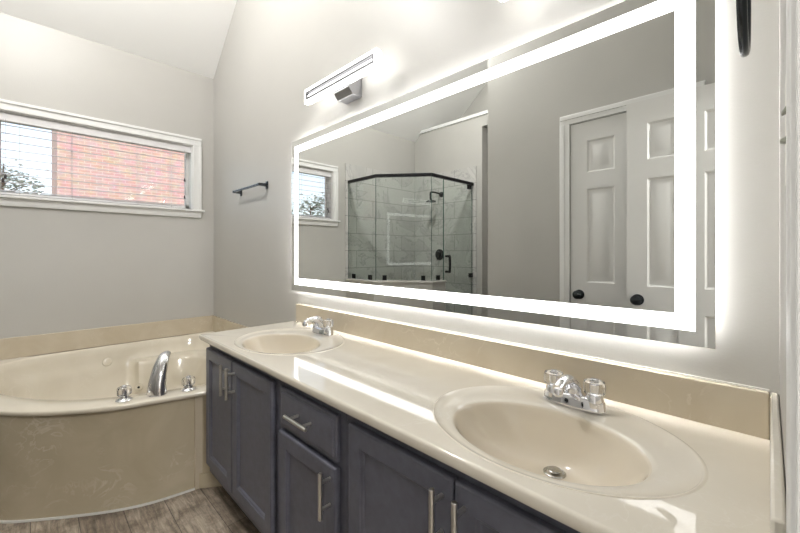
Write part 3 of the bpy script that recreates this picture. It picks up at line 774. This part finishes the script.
dup(v1, (-.315, YB, 2.03), 'slim rectangular glowing bar lamp above the mirror over the nearer basin')

# ------------------------------------------------------------------ towel bars
def towel_bar(name, label, a, b, n, m):
    """a, b: wall points of the two posts; n: away from the wall"""
    a, b, n = Vector(a), Vector(b), Vector(n); d = (b - a).normalized()
    t = thing(name, label, 'towel bar', tuple((a + b) / 2))
    for p in (a, b):
        q = n.to_track_quat('Z', 'Y').to_matrix(); k = MB()
        u = Vector((0, 0, 1)); hw = .013
        k.add([p + u * s1 * .026 + d * s2 * hw + n * h for h in (.0005, .009) for s1, s2 in ((-1, -1), (-1, 1), (1, 1), (1, -1))],
              [(0, 1, 2, 3), (7, 6, 5, 4), (0, 1, 5, 4), (1, 2, 6, 5), (2, 3, 7, 6), (3, 0, 4, 7)])
        o = k.build('wall_plate', m, t, .002)
        k = MB(); r0, r1 = .011, .0085
        k.loft([[p + n * h + (u * s1 + d * s2) * r for s1, s2 in ((-1, -1), (-1, 1), (1, 1), (1, -1))] for h, r in ((.009, r0), (.066, r1))])
        k.build('post', m, t, .0015)
    k = MB(); r = .0065
    k.loft([[p + n * .058 + (u * s1 + n * s2) * r for s1, s2 in ((-1, -1), (-1, 1), (1, 1), (1, -1))] for p in (a - d * .012, b + d * .012)])
    k.build('bar', m, t, .001)
    return t
towel_bar('towel_bar', 'black towel bar on the wall between the tub and the lit mirror', (-2.875, YB, 1.658), (-2.435, YB, 1.658), (0, -1, 0), M['gun'])
# hand towel ring loop on the right wall
rg = thing('towel_ring', 'dark metal towel ring at the top right beside the mirror', 'towel ring', (XR, .80, 1.70))
MB().lathe([(.024, 0), (.024, -.008), (.014, -.012), (.001, -.012)], (XR - .0005, .80, 1.70), 0, 20).build('wall_plate', M['gun'], rg)
MB().tube([(XR - .010, .80, 1.70), (XR - .046, .80, 1.70)], .008, 12).build('post', M['gun'], rg)
cc = [(.80 + .085 * math.cos(R(a)), 1.608 + .095 * math.sin(R(a))) for a in range(0, 361, 12)]
MB().tube([(XR - .044, y, z) for y, z in cc], .0062, 10).build('ring', M['gun'], rg, smooth=60)

# light switch
sw = thing('light_switch', 'double toggle light switch on the wall by the door casing', 'light switch', (XR, .60, 1.33))
B(XR - .0025, XR - .0003, .565, .635, 1.27, 1.39).build('cover_plate', M['switch'], sw, .0008)
for z, dz, d in ((1.351, -.002, .0062), (1.3165, .0015, .0076)):
    MB().prism([(XR - .002, z - .003), (XR - d, z - .003 + dz), (XR - d, z + dz), (XR - .002, z + .0045)], 1, .594, .606).build('toggle', M['toggle'], sw, .0008)

# ------------------------------------------------------------------ shower
en = thing('shower_enclosure', 'frameless glass corner shower with a black header rail, seen in the mirror', 'shower enclosure', (-2.9, -.8, KN))
HZ1 = 2.02
G1, G2, G3, G4 = Vector((XL + .014, -.390)), Vector((-2.996, -.390)), Vector((-2.530, -.755)), Vector((-2.530, YS + .014))
def pane(a, b, z0, z1, name, par, th=.004):
    d = (b - a).normalized(); n = Vector((-d.y, d.x)) * th
    k = MB(); k.loft([[(p.x, p.y, z) for p in (a + n, b + n, b - n, a - n)] for z in (z0, z1)])
    o = k.build(name, M['shglass'], par, smooth=0); o.data.materials.append(M['shedge'])
    for q in o.data.polygons:
        if q.area < .05: q.material_index = 1
    return o
g = .004
d1 = (G3 - G2).normalized()
pane(G1, G2 - Vector((g, 0)), KN + .002, HZ1 - .01, 'glass_panel', en)
pane(G2 + d1 * g, G3 - d1 * g, KN + .002, HZ1 - .01, 'glass_panel', en)
pane(G3 - Vector((0, g)), Vector((G3.x, -.962)), KN + .002, HZ1 - .01, 'glass_panel', en)
gd = pane(Vector((G3.x, -.968)), Vector((G3.x, YS + .03)), .02, HZ1 - .014, 'glass_door', en)
k = MB()
pts = [G1, G2, G3, G4]
k = band(pts, .014, HZ1 - .012, HZ1 + .022); k.build('header_rail', M['black'], en, .002, smooth=0)
def clip(p, z, d, par=en, nm='glass_clip', s=.026):
    d = d.normalized(); n = Vector((-d.y, d.x)); k = MB()
    k.loft([[(q.x, q.y, zz) for q in (p + d * s + n * .012, p - d * s + n * .012, p - d * s - n * .012, p + d * s - n * .012)] for zz in (z - .026, z + .026)])
    return k.build(nm, M['black'], par, .002)
for f in (.2, .8): clip(G1.lerp(G2, f), KN + .03, G2 - G1, s=.022)
for f in (.16, .86): clip(G2.lerp(G3, f), KN + .03, d1, s=.022)
clip(Vector((G3.x, -.87)), KN + .03, Vector((0, 1)), s=.022)
clip(Vector((G3.x, YS + .09)), HZ1 - .04, Vector((0, 1)), gd, 'hinge', .03); clip(Vector((G3.x, YS + .06)), KN + .03, Vector((0, 1)), gd, 'hinge', .03)
k = MB()
hy = -1.005
for sx_ in (1,):
    xx = G3.x + sx_ * .055
    k.tube(catmull([(G3.x, hy, 1.16), (xx - sx_ * .012, hy, 1.16), (xx, hy, 1.148), (xx, hy, .99 + .012), (xx - sx_ * .012, hy, .99), (G3.x, hy, .99)], False, 5), .0135, 10)
k.build('door_pull', M['black'], gd, smooth=60)

va = thing('shower_valve', 'round black shower valve on the tiled rear wall', 'shower valve', (-3.04, YS + .012, 1.177))
MB().lathe([(.070, 0), (.070, .006), (.064, .010), (.035, .012), (.033, .045), (.001, .046)], (-3.04, YS + .0125, 1.177), 1, 32).build('trim_plate', M['black'], va)
MB().tube([(-3.04, YS + .05, 1.177), (-3.04, YS + .058, 1.11)], .009, 10).build('lever', M['black'], va)
sh = thing('shower_sprayer', 'black shower head on an arm high on the tiled rear wall', 'shower head', (-3.01, YS + .012, 1.95))
MB().lathe([(.036, 0), (.034, .010), (.001, .011)], (-3.01, YS + .0125, 1.955), 1, 20).build('wall_flange', M['black'], sh)
MB().tube(catmull([(-3.01, YS + .014, 1.955), (-3.01, YS + .10, 1.965), (-3.01, YS + .20, 1.965), (-3.01, YS + .235, 1.945), (-3.01, YS + .235, 1.87)], False, 6), .011, 10).build('arm', M['black'], sh)
MB().lathe([(.014, .02), (.02, .005), (.062, -.004), (.062, -.018), (.001, -.02)], (-3.01, YS + .225, 1.855), 2, 24).build('spray_plate', M['black'], sh)

# ------------------------------------------------------------------ fill lamps added on the ceilings, out of the picture, to brighten the rooms
def fill_lamp(x, y, z, watts, label, r=.17):
    t = thing('fill_lamp', label, 'ceiling lamp', (x, y, z), 'added fill lamps')
    MB().lathe([(r, -.001), (r, -.03), (r - .01, -.035), (.001, -.035)], (x, y, z), 2, 32).build('lamp_pan', M['trim'], t)
    MB().lathe([(.010, -.03), (.010, -.26), (.001, -.262)], (x, y, z), 2, 12).build('lamp_stem', M['satin'], t)
    l = bpy.data.lights.new('fill_light', 'POINT'); l.shadow_soft_size = .10; l.energy = watts; l.color = (1, .985, .96)
    o = bpy.data.objects.new('fill_light', l); COL.objects.link(o); o.parent = t; o.location = (0, 0, -.40)
    return t
fill_lamp(-2.0, -.05, TOP, CEIL_FILL_W, 'added unseen ceiling fill lamp over the floor between the tub and the closet')
fill_lamp(1.6, .1, 2.7, BED_FILL_W, 'added unseen ceiling fill lamp of the room beyond the doorway')
